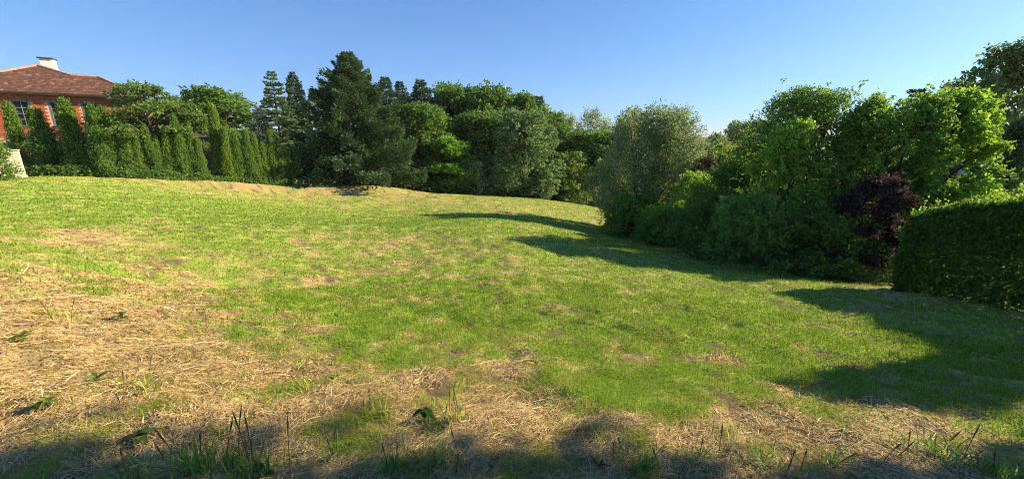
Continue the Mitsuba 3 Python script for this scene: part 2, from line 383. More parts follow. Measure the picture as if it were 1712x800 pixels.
G = lambda r, g, b: [r, g, b]
SPECIES = {
    'broad': lambda s, H, R: broadleaf(s, H, R * 1.3, 24000, 0.42, 0.28, [G(.050, .098, .022), G(.062, .110, .024), G(.045, .085, .022)], base=0.02, prof='dome', lobes=80, lobe=0.30, sprays=26),
    'maple': lambda s, H, R: broadleaf(s, H, R, 14000, 0.26, 0.20, [G(.085, .165, .022), G(.075, .15, .02)], base=0.04, prof='egg', lobes=34, lobe=0.30, aspect=0.45, sprays=30),
    'poplar': lambda s, H, R: broadleaf(s, H, R * 1.1, 24000, 0.28, 0.19, [G(.060, .105, .035), G(.085, .125, .06), G(.05, .09, .028)], base=0.02, prof='egg', lobes=90, lobe=0.25, aspect=1.2, sprays=26),
    'layered': lambda s, H, R: broadleaf(s, H, R, 10000, 0.24, 0.13, [G(.065, .105, .028), G(.05, .085, .025)], base=0.30, prof='flat', lobes=46, lobe=0.30, aspect=0.22, sprays=26, droop=0.45, up=0.1),
    'laurel': lambda s, H, R: broadleaf(s, H, R, 9000, 0.20, 0.11, [G(.035, .07, .022), G(.045, .085, .025)], base=0.0, prof='bush', lobes=34, lobe=0.3, sprays=30, stems=4),
    'lowshrub': lambda s, H, R: broadleaf(s, H, R, 2200, 0.16, 0.07, [G(.09, .14, .03)], base=0.0, prof='bush', lobes=14, lobe=0.4, sprays=18, stems=4),
    'greybush': lambda s, H, R: broadleaf(s, H, R, 7500, 0.19, 0.10, [G(.085, .115, .060), G(.07, .10, .045), G(.11, .14, .085)], base=0.0, prof='bush', lobes=30, lobe=0.32, sprays=26, stems=5),
    'yellowbush': lambda s, H, R: broadleaf(s, H, R, 10000, 0.22, 0.13, [G(.095, .14, .03), G(.085, .125, .035)], base=0.0, prof='bush', lobes=34, lobe=0.3, sprays=28, stems=4),
    'willow': lambda s, H, R: broadleaf(s, H, R * 1.05, 62000 if H < 12 else 12000, 0.19 if H < 12 else 0.36, 0.065 if H < 12 else 0.14, [G(.095, .130, .055), G(.120, .150, .080), G(.08, .115, .04)], base=0.0, prof='dome' if H < 12 else 'egg', lobes=170 if H < 12 else 70, lobe=0.16, ragged=0.55, shoots=260, aspect=2.0, up=0.6, sprays=34, stems=5, reach=1.5, bark=np.array([.16, .14, .11]), twig=160),
    'hazel': lambda s, H, R: broadleaf(s, H, R * 1.2, 26000, 0.105, 0.085, [G(.070, .130, .022), G(.085, .145, .026), G(.06, .11, .022)], base=0.0, prof='bush' if H < 4 else 'vase', lobes=80, lobe=0.25, aspect=1.3, up=0.6, sprays=36, stems=6, shoots=160, twig=120),
    'hornbeam': lambda s, H, R: broadleaf(s, H, R * 1.12, 42000 if H > 4 else 16000, 0.11, 0.07, [G(.058, .108, .022), G(.07, .125, .025), G(.05, .09, .02)], base=0.0, prof='egg' if H > 4 else 'bush', lobes=130 if H > 4 else 50, lobe=0.27, sprays=34, stems=4, shoots=120, twig=160),
    'limelight': lambda s, H, R: broadleaf(s, H, R, 12000, 0.11, 0.085, [G(.10, .17, .025), G(.115, .185, .03)], base=0.05, prof='egg', lobes=44, lobe=0.28, sprays=30, stems=2, shoots=60, twig=60),
    'field': lambda s, H, R: broadleaf(s, H, R, 16000, 0.13, 0.10, [G(.085, .14, .025), G(.11, .165, .028), G(.16, .15, .03), G(.075, .12, .025)], base=0.0, prof='bush', lobes=54, lobe=0.26, sprays=30, stems=3, shoots=80, twig=60),
    'yellowgreen': lambda s, H, R: broadleaf(s, H, R, 20000, 0.12, 0.075, [G(.11, .175, .025), G(.09, .15, .022), G(.13, .19, .035)], base=0.0, prof='bush', lobes=54, lobe=0.25, sprays=34, stems=4, shoots=90, twig=80),
    'purple': lambda s, H, R: broadleaf(s, H, R * 0.95, 20000, 0.085, 0.06, [G(.022, .014, .018), G(.026, .015, .018), G(.018, .014, .016), G(.026, .030, .018)], base=0.0, prof='bush', lobes=54, lobe=0.22, ragged=0.6, sprays=34, stems=4, shoots=60, twig=100),
    'lime': lambda s, H, R: broadleaf(s, H, R, 27000, 0.125, 0.11, [G(.095, .165, .022), G(.11, .18, .026), G(.08, .145, .022)], base=0.0, prof='bush', lobes=110, lobe=0.24, aspect=0.8, sprays=24, droop=0.35, twig=160, bark=np.array([.09, .075, .055])),
    'plane': lambda s, H, R: broadleaf(s, H, R, 22000, 0.28, 0.20, [G(.055, .085, .028), G(.07, .10, .035)], base=0.10, prof='round', lobes=80, lobe=0.22, sprays=30, twig=60),
    'flat': lambda s, H, R: broadleaf(s, H, R, 13000, 0.34, 0.22, [G(.055, .09, .028), G(.065, .10, .03)], base=0.2, prof='flat', lobes=60, lobe=0.30, aspect=0.4, sprays=28),
    'far': lambda s, H, R: broadleaf(s, H, R, 5000, 0.9, 0.6, [G(.05, .085, .03), G(.06, .095, .035)], base=0.0, prof='bush', lobes=40, lobe=0.32, sprays=14),
    'fir': lambda s, H, R: conifer(s, H, R * 1.22, 88000, 0.42, 0.15, [G(.030, .056, .027), G(.038, .068, .031), G(.045, .074, .028)], rise=0.44, sag=0.24, prof=0.86, whorl=0.44, base=0.05, skirt=0.95, nb=(5, 8)),
    'spruce': lambda s, H, R: conifer(s, H, R * 1.7, 24000, 0.55, 0.22, [G(.026, .048, .022), G(.032, .056, .024)], rise=0.18, sag=0.55, prof=0.72, whorl=0.50),
    'cedar': lambda s, H, R: conifer(s, H, R * 1.15, 20000, 0.42, 0.16, [G(.055, .088, .042), G(.065, .10, .045)], rise=0.25, sag=0.45, prof=0.72, whorl=0.52, layered=0.5, gap=0.06),
    'bluefir': lambda s, H, R: conifer(s, H, R, 12000, 0.34, 0.11, [G(.055, .075, .066), G(.048, .068, .058)], rise=0.2, sag=0.25, prof=0.62, whorl=0.42),
    'darkpine': lambda s, H, R: conifer(s, H, R, 9000, 0.5, 0.18, [G(.028, .045, .026)], base=0.3, rise=0.2, sag=0.2, prof=0.35, whorl=0.9, layered=0.3, gap=0.15),
    'yew': lambda s, H, R: broadleaf(s, H, R, 9000, 0.16, 0.07, [G(.025, .045, .02)], base=0.0, prof='column', lobes=60, lobe=0.5, aspect=1.5, sprays=24, stems=3, up=0.7),
}
TREES = [
    ('ornamental_tree', 'layered', -28.1, 31.24, 7.0, 2.6, 'ornamental tree with tiered airy branches in front of the brick house corner'),
    ('ornamental_tree', 'layered', -28.58, 34.26, 6.27, 2.25, 'lower tiered tree just right of the brick house, rising over the thuja row'),
    ('round_tree', 'broad', -45.07, 62.75, 11.99, 4.28, 'round dark broadleaf tree far behind the thuja row, between house and cedar'),
    ('round_tree', 'broad', -50.39, 64.82, 11.16, 2.51, 'dark treetop at the left side of the far round broadleaf tree'),
    ('blue_conifer', 'bluefir', -28.74, 46.38, 7.98, 1.94, 'blue grey conifer standing left below the cedar'),
    ('cedar_tree', 'cedar', -27.89, 48.39, 12.37, 2.72, 'open cedar with light tipped drooping layers, behind the right end of the thuja row'),
    ('spruce_tree', 'spruce', -27.58, 52.42, 13.34, 1.86, 'narrow dark spruce between the open cedar and the big fir'),
    ('fir_tree', 'fir', -16.92, 43.14, 13.5, 6.11, 'big broad dark fir with its skirt on the lawn, largest conifer'),
    ('laurel_shrub', 'laurel', -19.85, 40.64, 4.45, 2.09, 'dense dark laurel shrub between the last thuja and the big fir'),
    ('low_shrub', 'lowshrub', -15.07, 42.11, 1.16, 1.29, 'low light green shrub at the foot of the big fir'),
    ('spruce_tree', 'spruce', -19.03, 62.31, 15.95, 2.77, 'slender spruce top peeking out directly right of the big fir'),
    ('spruce_tree', 'spruce', -17.37, 64.29, 16.01, 2.29, 'small dark spruce top between two taller spruces right of the big fir'),
    ('spruce_tree', 'spruce', -13.54, 61.18, 15.79, 3.09, 'wide dark spruce with a pointed crown, last conifer before the broadleaf wood'),
    ('forest_tree', 'broad', -9.45, 64.09, 15.71, 3.06, 'broadleaf wood tree directly right of the wide dark spruce, on the skyline'),
    ('forest_tree', 'broad', -4.07, 61.95, 15.57, 3.7, 'tall broadleaf tree on the skyline at the middle of the wood'),
    ('forest_tree', 'broad', 0.94, 62.81, 15.06, 3.2, 'broadleaf tree on the skyline just left of the dark pointed tree of the wood'),
    ('dark_forest_tree', 'spruce', 4.2, 63.71, 16.03, 2.48, 'dark pointed tree on the skyline at the right end of the wood'),
    ('forest_tree', 'broad', 6.53, 65.63, 13.73, 2.37, 'lower broadleaf tree closing the wood on its right, beside the far pale willows'),
    ('forest_tree', 'broad', -12.01, 52.06, 10.52, 3.59, 'fresh green tree standing before the spruces, right beside the big fir'),
    ('maple_tree', 'maple', -7.63, 48.43, 6.56, 2.64, 'bright light green maple in tiers at the edge of the wood'),
    ('forest_tree', 'broad', -4.46, 55.94, 10.8, 3.53, 'mid green tree behind the bright maple and left of the silvery poplar'),
    ('poplar_tree', 'poplar', 1.7, 51.3, 10.72, 4.17, 'silvery green poplar like tree standing out at the front of the wood'),
    ('bush', 'greybush', -4.93, 48.9, 3.88, 2.09, 'grey green bush at the lawn edge below the bright maple'),
    ('bush', 'greybush', -1.52, 49.86, 3.79, 2.29, 'grey green bush at the lawn edge left below the silvery poplar'),
    ('bush', 'yellowbush', 8.26, 53.59, 6.72, 3.11, 'yellow green bush at the right end of the wood edge'),
    ('bush', 'greybush', 3.86, 51.24, 2.53, 2.05, 'low grey green bush under the silvery poplar at the lawn edge'),
    ('bush', 'greybush', 8.19, 53.59, 1.72, 2.15, 'low pale bush below the yellow green bush on the lawn edge'),
    ('bush', 'greybush', 11.47, 54.46, 1.43, 1.69, 'small pale bush where the lawn ends in the dark hollow'),
    ('willow_tree', 'willow', 14.83, 73.34, 16.73, 4.21, 'pale round willow crown far behind, left of the near grey willow'),
    ('willow_tree', 'willow', 11.04, 79.49, 16.19, 3.36, 'second pale willow crown, smaller, at the right shoulder of the wood'),
    ('forest_tree', 'broad', 10.79, 63.48, 11.24, 4.24, 'dark broadleaf tree below the far pale willows'),
    ('ivy_tree', 'broad', 13.61, 57.38, 10.53, 3.14, 'shaded tree over the dark hollow between wood and grey willow'),
    ('grey_willow', 'willow', 9.13, 26.74, 8.27, 2.69, 'feathery grey green willow, first tree of the right hand row'),
    ('bush', 'hazel', 9.03, 21.73, 2.26, 1.37, 'dark green hazel bush at the right foot of the grey willow'),
    ('plum_tree', 'purple', 12.2, 24.18, 5.42, 1.5, 'purple leaved plum tree showing between the grey willow and the yellow tipped maple'),
    ('field_maple', 'field', 15.22, 27.15, 6.72, 2.42, 'maple with yellow and orange tips on the skyline of the right hand row'),
    ('bush', 'yellowgreen', 10.46, 21.71, 4.11, 1.76, 'bright yellow green bush in front of the purple plum'),
    ('hornbeam_tree', 'hornbeam', 12.33, 16.74, 7.13, 2.51, 'large round hornbeam, tallest of the right hand row'),
    ('young_lime', 'limelight', 10.35, 14.87, 5.55, 1.06, 'light green young tree on the left flank of the large hornbeam'),
    ('hornbeam_tree', 'hornbeam', 14.36, 16.22, 6.44, 1.05, 'smaller hornbeam filling the gap right of the large hornbeam'),
    ('hazel_tree', 'hazel', 14.04, 14.84, 6.42, 1.37, 'hazel with upright shoots behind the purple bush'),
    ('smoke_bush', 'purple', 11.42, 12.19, 3.29, 1.0, 'dark purple leaved bush at the left end of the clipped hedge'),
    ('bush', 'hornbeam', 9.75, 13.88, 2.68, 2.2, 'broad dark bush in shade under the large hornbeam'),
    ('bush', 'hornbeam', 9.38, 17.26, 2.29, 1.64, 'dark bush in shade left of the large hornbeam, below the yellow green bush'),
    ('bush', 'hornbeam', 10.98, 12.88, 2.29, 1.02, 'dark bush in shade between the large hornbeam and the purple bush'),
    ('bush', 'hornbeam', 11.19, 19.22, 4.43, 1.86, 'tall dark bush filling the row between yellow green bush and large hornbeam'),
    ('bush', 'hazel', 7.9, 24.76, 2.79, 1.55, 'low dark bush at the left foot of the grey willow, nearest the hollow'),
    ('lime_tree', 'lime', 15.76, 14.43, 6.62, 1.33, 'bright lime green tree with big leaves and a dark stem, behind the hedge'),
    ('pine_tree', 'darkpine', 41.95, 42.78, 15.63, 1.55, 'dark far pine top to the left of the flat topped tree'),
    ('plane_tree', 'flat', 41.52, 38.82, 14.86, 2.82, 'flat topped far tree rising behind the bright lime tree'),
    ('plane_tree', 'plane', 35.48, 28.98, 14.15, 4.0, 'big dark tree at the right edge, highest in the picture'),
    ('yew_tree', 'yew', 22.82, 18.14, 6.66, 0.62, 'dark columnar yew between the lime tree and the right edge'),
    ('bush', 'hornbeam', 28.24, 21.1, 8.1, 0.97, 'green tree below the big dark tree at the right edge'),
    ('far_tree', 'far', 60.72, 118.73, 20.67, 4.7, 'far treetop just right of the grey willow on the horizon'),
    ('far_tree', 'far', 98.52, 168.67, 26.23, 7.18, 'far dark tree on the horizon left of the large hornbeam'),
    ('far_tree', 'far', 91.72, 148.56, 25.71, 5.87, 'far rounded tree touching the left side of the large hornbeam on the horizon'),
    ('far_tree', 'far', 103.92, 188.81, 27.6, 5.74, 'small far treetop on the horizon below the distant hill'),
    ('far_tree', 'far', 30.75, 99.1, 16.46, 6.03, 'far treetop behind the left part of the grey willow'),
    ('far_tree', 'far', 45.42, 108.9, 18.39, 6.63, 'far treetop behind the right part of the grey willow'),
    ('far_tree', 'far', 84.92, 128.46, 22.88, 7.83, 'far tree hidden behind the left half of the large hornbeam'),
    ('far_tree', 'far', 101.94, 138.31, 25.14, 8.43, 'far tree hidden behind the right half of the large hornbeam'),
    ('far_tree', 'far', 22.05, 94.27, 15.7, 5.73, 'far dark tree over the hollow left of the grey willow'),
    ('far_tree', 'far', 27.54, 73.97, 13.33, 4.51, 'middle distance tree seen through the grey willow crown'),
    ('far_tree', 'far', 39.0, 78.76, 14.3, 4.81, 'middle distance tree behind the purple plum and yellow tipped maple'),
    ('far_tree', 'far', 53.38, 88.59, 15.77, 5.42, 'middle distance tree between yellow tipped maple and large hornbeam'),
]
# kinds that recur are built in a few variants and set out as copies
COPIED = {'broad': (4, 14.0, 3.4), 'spruce': (3, 15.5, 2.6), 'far': (3, 24.0, 6.0), 'greybush': (2, 2.8, 2.0)}
for sp, (n, H, R) in COPIED.items():
    for v in range(n):
        wood, crown = SPECIES[sp](2000 + 31 * v + len(sp), H, R)
        scene[f'{sp}_kind_{v}'] = {'type': 'shapegroup', 'trunk': wood.shape('mat_bark', True), 'crown': crown.shape('mat_needle' if sp == 'spruce' else 'mat_leaf')}
for i, (key, sp, x, y, H, R, label, *grp) in enumerate(TREES):
    k = newkey(key)
    z = float(base_z(x, y))
    if sp in COPIED:
        n, H0, R0 = COPIED[sp]
        scene[k] = {'type': 'instance', 'to_world': T().translate([x, y, z - 0.05]).rotate([0, 0, 1], i * 77.0).scale([R / R0, R / R0, H / H0]), 'shapegroup': {'type': 'ref', 'id': f'{sp}_kind_{i % n}'}}
        tag(k, label, 'bush' if 'bush' in key else 'tree')
        continue
    wood, crown = SPECIES[sp](1000 + i * 7, H, R)
    pl = T().translate([x, y, z - 0.05])
    if key == 'grey_willow':
        for q in range(4):
            b = Soup()
            a, r0 = -0.35 + 0.3 * q, np.random.default_rng(60 + q)
            kk = np.linspace(0, 1, 9)[:, None]
            pp = np.array([0.4, -0.5, H * 0.5]) + kk * np.array([1.6 + 0.45 * q, -0.6, H * (0.46 - 0.04 * q)]) + kk * (1 - kk) * r0.normal(0, 0.5, 3)
            tube(b, pp, np.linspace(0.05, 0.012, 9), np.array([.30, .27, .23]), 5)
            for w in range(4):
                o = pp[4 + w]
                dv = np.array([r0.normal(0.1, 0.5), r0.normal(0, 0.3), 0.8]) * r0.uniform(0.4, 0.9)
                tube(b, o + np.linspace(0, 1, 4)[:, None] * dv, np.linspace(0.02, 0.006, 4), np.array([.30, .27, .23]), 4)
            scene[f'{k}__dead_branch' + (f'_{q:03d}' if q else '')] = {**b.shape('mat_bark', True), 'to_world': pl}
            tag(f'{k}__dead_branch' + (f'_{q:03d}' if q else ''), 'bare pale dead branch sticking out of the willow crown')
    needle = sp in ('fir', 'spruce', 'cedar', 'bluefir', 'darkpine', 'yew')
    scene[k + '__trunk'] = {**wood.shape('mat_bark', True), 'to_world': pl}
    scene[k + '__crown'] = {**crown.shape('mat_needle' if needle else 'mat_leaf'), 'to_world': pl}
    tag(k, label, 'bush' if any(w in key for w in ('bush', 'shrub')) else 'tree', grp[0] if grp else None)

# ------------------------------------------------------------------ the row of conical thujas
THUJA = [
    (-29.11, 22.14, 3.67, 0.99),
    (-34.84, 28.28, 4.75, 0.8),
    (-32.52, 27.77, 4.35, 1.08),
    (-30.92, 28.27, 5.04, 1.1),
    (-29.1, 28.25, 4.8, 0.89),
    (-29.01, 28.85, 4.72, 0.73),
    (-28.27, 29.24, 3.45, 0.62),
    (-27.93, 29.73, 3.34, 0.54),
    (-27.53, 30.22, 3.79, 0.64),
    (-27.37, 30.72, 3.22, 0.51),
    (-26.92, 31.2, 3.74, 0.61),
    (-26.38, 31.69, 4.95, 0.67),
    (-26.06, 32.48, 4.71, 0.68),
    (-25.58, 32.57, 3.49, 0.54),
    (-25.1, 34.16, 6.28, 0.87),
    (-24.29, 33.93, 4.58, 0.66),
    (-23.82, 34.52, 4.27, 0.63),
    (-23.25, 35.11, 4.7, 0.69),
    (-22.97, 35.71, 4.48, 0.65),
    (-22.58, 36.1, 3.78, 0.55),
    (-22.15, 36.7, 4.96, 0.66),
    (-21.8, 37.3, 4.72, 0.62),
    (-21.45, 37.91, 3.47, 0.63),
    (-21.02, 38.51, 3.69, 0.64),
]
ORD = 'first second third fourth fifth sixth seventh eighth ninth tenth eleventh twelfth thirteenth fourteenth fifteenth sixteenth seventeenth eighteenth nineteenth twentieth twenty-first twenty-second twenty-third last'.split()
TCOL = [[G(.050, .095, .020), G(.062, .112, .022), G(.042, .08, .02)], [G(.058, .102, .020), G(.07, .12, .024)], [G(.075, .118, .022), G(.068, .112, .022)]]
for v in range(3):
    wood, crown = broadleaf(500 + v, 4.0, 0.9, 11000, 0.15, 0.075, TCOL[v], base=0.0, prof='cone', lobes=95, lobe=0.30, aspect=1.9, up=1.0, out=0.3, droop=0.0, sprays=24, ragged=0.12, inner=0.05)
    scene[f'thuja_kind_{v}'] = {'type': 'shapegroup', 'trunk': wood.shape('mat_bark', True), 'crown': crown.shape('mat_leaf')}
for i, (x, y, H, R) in enumerate(THUJA):
    k = newkey('thuja_tree')
    v = 2 if i in (14, 15) else (i * 5 % 3 != 1) * 1 if i % 4 else 0
    z = float(base_z(x, y))
    scene[k] = {'type': 'instance', 'to_world': T().translate([x, y, z - 0.05]).rotate([0, 0, 1], i * 67.0).scale([R / 1.07, R / 1.07, H / 4.0]), 'shapegroup': {'type': 'ref', 'id': f'thuja_kind_{v}'}}
    tag(k, f'tall yellowish conical thuja standing above its neighbours in the garden row' if i == 14 else
        'bright conical thuja cut off by the left edge, in front of the cream wall' if i == 0 else
        f'clipped conical green thuja, {ORD[i]} from the left in the row before the brick house', 'tree', 'conical thujas in a row along the garden')

# ------------------------------------------------------------------ trees beside the camera that throw the long shadow over the near edge
for i, (x, y, H, base, R) in enumerate([(8.5, 1.28, 4.7, 0.26, 1.75), (9.8, 2.46, 7.6, 0.55, 1.5), (11.3, 3.18, 9.3, 0.62, 1.75), (11.4, 5.05, 4.8, 0.0, 0.7), (6.9, 1.35, 3.2, 0.15, 1.2)]):
    k = newkey('shade_tree')
    wood, crown = broadleaf(900 + i, H, R, 10000, 0.19, 0.125, [G(.05, .09, .022)], base=base, prof='column' if i == 3 else 'round', lobes=70, lobe=0.36, sprays=30)
    pl = T().translate([x, y, float(base_z(x, y)) - 0.05])
    scene[k + '__trunk'] = {**wood.shape('mat_bark', True), 'to_world': pl}
    scene[k + '__crown'] = {**crown.shape('mat_leaf'), 'to_world': pl}
    tag(k, ('lowest round crowned tree beside the viewpoint, throwing shade on the near edge', 'middle round crowned tree beside the viewpoint, throwing shade on the near edge',
            'tallest round crowned tree beside the viewpoint, throwing shade on the near edge', 'slim upright tree at the near end of the clipped hedge', 'small round tree nearest the viewpoint on the right, throwing shade on the near edge')[i], 'tree')


# ------------------------------------------------------------------ clipped hornbeam hedge on the right
def hedge():
    rng = np.random.default_rng(77)
    k = newkey('clipped_hedge')
    path = np.array([[9.8, 9.45], [10.5, 7.4], [11.2, 5.35]])
    s = np.array([0, np.linalg.norm(path[1] - path[0]), 0])
    s[2] = s[1] + np.linalg.norm(path[2] - path[1])
    n = 62000
    Wd = 1.35

    def place(u, a, h):   # along, across, height
        x, y = np.interp(u, s, path[:, 0]) + a, np.interp(u, s, path[:, 1]) + a * 0.25
        return np.stack([x, y, base_z(x, y) + h], -1)

    top = lambda u: np.interp(u, [0, 2.2, 4.1, 4.6], [2.0, 2.4, 3.3, 3.5])
    side = rng.random(n)
    u = rng.random(n) * s[2]
    dep = np.abs(rng.normal(0, 0.10, n))
    a, h = np.zeros(n), np.zeros(n)
    nrm = np.zeros((n, 3))
    face = side < 0.52
    a[face], h[face] = dep[face], rng.random(face.sum()) ** 0.9 * top(u[face])
    nrm[face] = [-1, -0.25, 0.1]
    tp = (side >= 0.52) & (side < 0.74)
    a[tp], h[tp] = rng.random(tp.sum()) * Wd, top(u[tp]) - dep[tp] + rng.exponential(0.05, tp.sum())
    nrm[tp] = [0, 0, 1]
    bk = (side >= 0.74) & (side < 0.9)
    a[bk], h[bk] = Wd - dep[bk], rng.random(bk.sum()) * top(u[bk])
    nrm[bk] = [1, 0, 0.1]
    en = side >= 0.9
    a[en], h[en] = rng.random(en.sum()) * Wd, rng.random(en.sum()) * 2.05
    far = rng.random(en.sum()) < 0.75
    u[en] = np.where(far, dep[en] - rng.exponential(0.10, en.sum()), s[2] - dep[en])
    nrm[en] = np.where(far[:, None], [-0.3, 1, 0.1], [0.3, -1, 0.1])
    # rounded shoulder and uneven clipping
    lump = (fbm(np.stack([u * 1.6, a * 1.6, h * 2.6], -1), 3, 4) - 0.5) * 0.46
    P = place(u, a, np.maximum(h, 0.03)) + nrm * lump[:, None]
    sh = (h > top(u) - 0.22) & (a < 0.22)
    P[sh, 0] += 0.10
    D = unit(nrm * 0.55 + rng.normal(0, 0.6, (n, 3)) + np.array([0, 0, 0.05]))
    N = unit(rng.normal(0, 0.6, (n, 3)) + np.array([0, 0, 0.45]) + nrm * 0.5)
    sz = rng.uniform(0.5, 1.35, n)
    fo = Soup()
    leaves(fo, P, D, N, 0.088 * sz, 0.056 * sz, leaf_colors(rng, n, [G(.042, .080, .017), G(.052, .092, .019), G(.036, .072, .016), G(.055, .092, .02)]))
    fo.put(k + '__foliage', 'mat_leaf', kind='stuff')
    # new shoots standing out of the clipped top
    st = Soup()
    m = 1000
    b = place(rng.random(m) * s[2], rng.random(m) * Wd, 0)
    b[:, 2] += np.interp(rng.random(m), [0, 1], [2.0, 2.0])
    uu = rng.random(m) * s[2]
    b = place(uu, rng.random(m) * Wd, top(uu) - 0.05)
    ln = np.minimum(rng.exponential(0.11, m), 0.4) + 0.07
    dr_ = unit(np.array([-0.05, 0, 1.0]) + rng.normal(0, 0.28, (m, 3)))
    for q in range(6):
        leaves(st, b + dr_ * (ln * q / 5)[:, None], unit(dr_ + rng.normal(0, 0.7, (m, 3))), unit(rng.normal(0, 0.5, (m, 3)) + [0, 0, .8]), rng.uniform(0.05, 0.085, m), 0.045, leaf_colors(rng, m, [G(.10, .17, .028), G(.13, .19, .03)]))
    st.put(k + '__new_shoots', 'mat_leaf', label='bright new shoots sticking out of the hedge top', kind='stuff')
    for q in range(9):
        w = Soup()
        p0 = place(np.array([0.3 + q * 0.5]), np.array([0.6 + rng.normal(0, 0.08)]), 0)[0]
        kk = np.linspace(0, 1, 6)[:, None]
        tube(w, p0 + np.array([0, 0, -0.05]) + kk * np.array([rng.normal(0, .1), rng.normal(0, .15), 1.7]), 0.03 * (1 - 0.7 * kk[:, 0]), BARK, 6)
        w.put(k + '__stem', 'mat_bark', smooth=True)
    tag(k, 'long clipped hornbeam hedge with a shaded face and sunlit top on the right', 'hedge')


hedge()


# ------------------------------------------------------------------ low growth that nobody could count
def mass(key, label, path, width, height, n, L, W, cols, seed, cat='undergrowth', mat='mat_leaf'):
    rng = np.random.default_rng(seed)
    path = np.asarray(path, float)
    seg = np.concatenate([[0], np.cumsum(np.linalg.norm(np.diff(path, axis=0), axis=1))])
    u = rng.random(n) * seg[-1]
    x, y = np.interp(u, seg, path[:, 0]), np.interp(u, seg, path[:, 1])
    tx, ty = np.gradient(path[:, 0]), np.gradient(path[:, 1])
    ax, ay = np.interp(u, seg, tx), np.interp(u, seg, ty)
    nn = unit(np.stack([-ay, ax], -1))
    a = rng.uniform(-1, 1, n)
    x, y = x + nn[:, 0] * a * width / 2, y + nn[:, 1] * a * width / 2
    hh = height * (0.35 + 1.1 * fbm(np.stack([x * 0.9, y * 0.9, x * 0], -1), 3, seed)) * np.sqrt(np.clip(1.02 - a * a, 0, 1))
    z = base_z(x, y) + hh * rng.random(n) ** 0.5
    sz = rng.uniform(0.7, 1.3, n)
    s = Soup()
    leaves(s, np.stack([x, y, z], -1), unit(rng.normal(0, 1, (n, 3)) + [0, 0, 0.3]), unit(rng.normal(0, 0.6, (n, 3)) + [0, 0, 0.9]), L * sz, W * sz, leaf_colors(rng, n, cols))
    s.put(newkey(key), mat, label, cat, kind='stuff')


mass('ground_ivy', 'low dark green ivy along the foot of the thuja row', [(-33.5, 26.6), (-30.5, 27.3), (-27.5, 29.3), (-25, 32.2), (-20.4, 38.2)], 1.2, 0.75, 9000, 0.17, 0.12, [G(.045, .085, .022), G(.06, .105, .025)], 11, 'ivy')
mass('undergrowth', 'dark undergrowth along the edge of the wood', [(-20, 43.2), (-14, 45.5), (-9, 48.5), (0, 52), (8, 56), (14, 58)], 5.0, 2.2, 9000, 0.34, 0.21, [G(.05, .09, .022), G(.06, .10, .03)], 12)
mass('undergrowth', 'dark undergrowth filling the inside of the wood', [(-40, 52), (-24, 56), (-12, 59), (2, 63), (22, 68), (34, 66)], 7.0, 5.5, 12000, 0.6, 0.4, [G(.05, .092, .022)], 13)
mass('undergrowth', 'shaded undergrowth below the right hand row of trees', [(9.5, 24.5), (9.6, 20), (9.7, 16), (10.6, 12.6), (12.2, 10.6)], 1.8, 0.75, 16000, 0.10, 0.05, [G(.05, .095, .022), G(.06, .10, .03), G(.09, .10, .04)], 14)
mass('undergrowth', 'dark undergrowth behind the right hand row of trees', [(16, 34), (15.5, 26), (16, 19), (17, 14), (18, 10), (19, 6)], 3.0, 3.6, 12000, 0.27, 0.17, [G(.05, .09, .022)], 15)
mass('brambles', 'pale brambles at the end of the lawn by the dark hollow', [(12, 52.5), (14.5, 48), (14.5, 42), (13, 36), (11.5, 30)], 2.6, 1.1, 9000, 0.19, 0.12, [G(.075, .115, .04), G(.06, .1, .03)], 16)


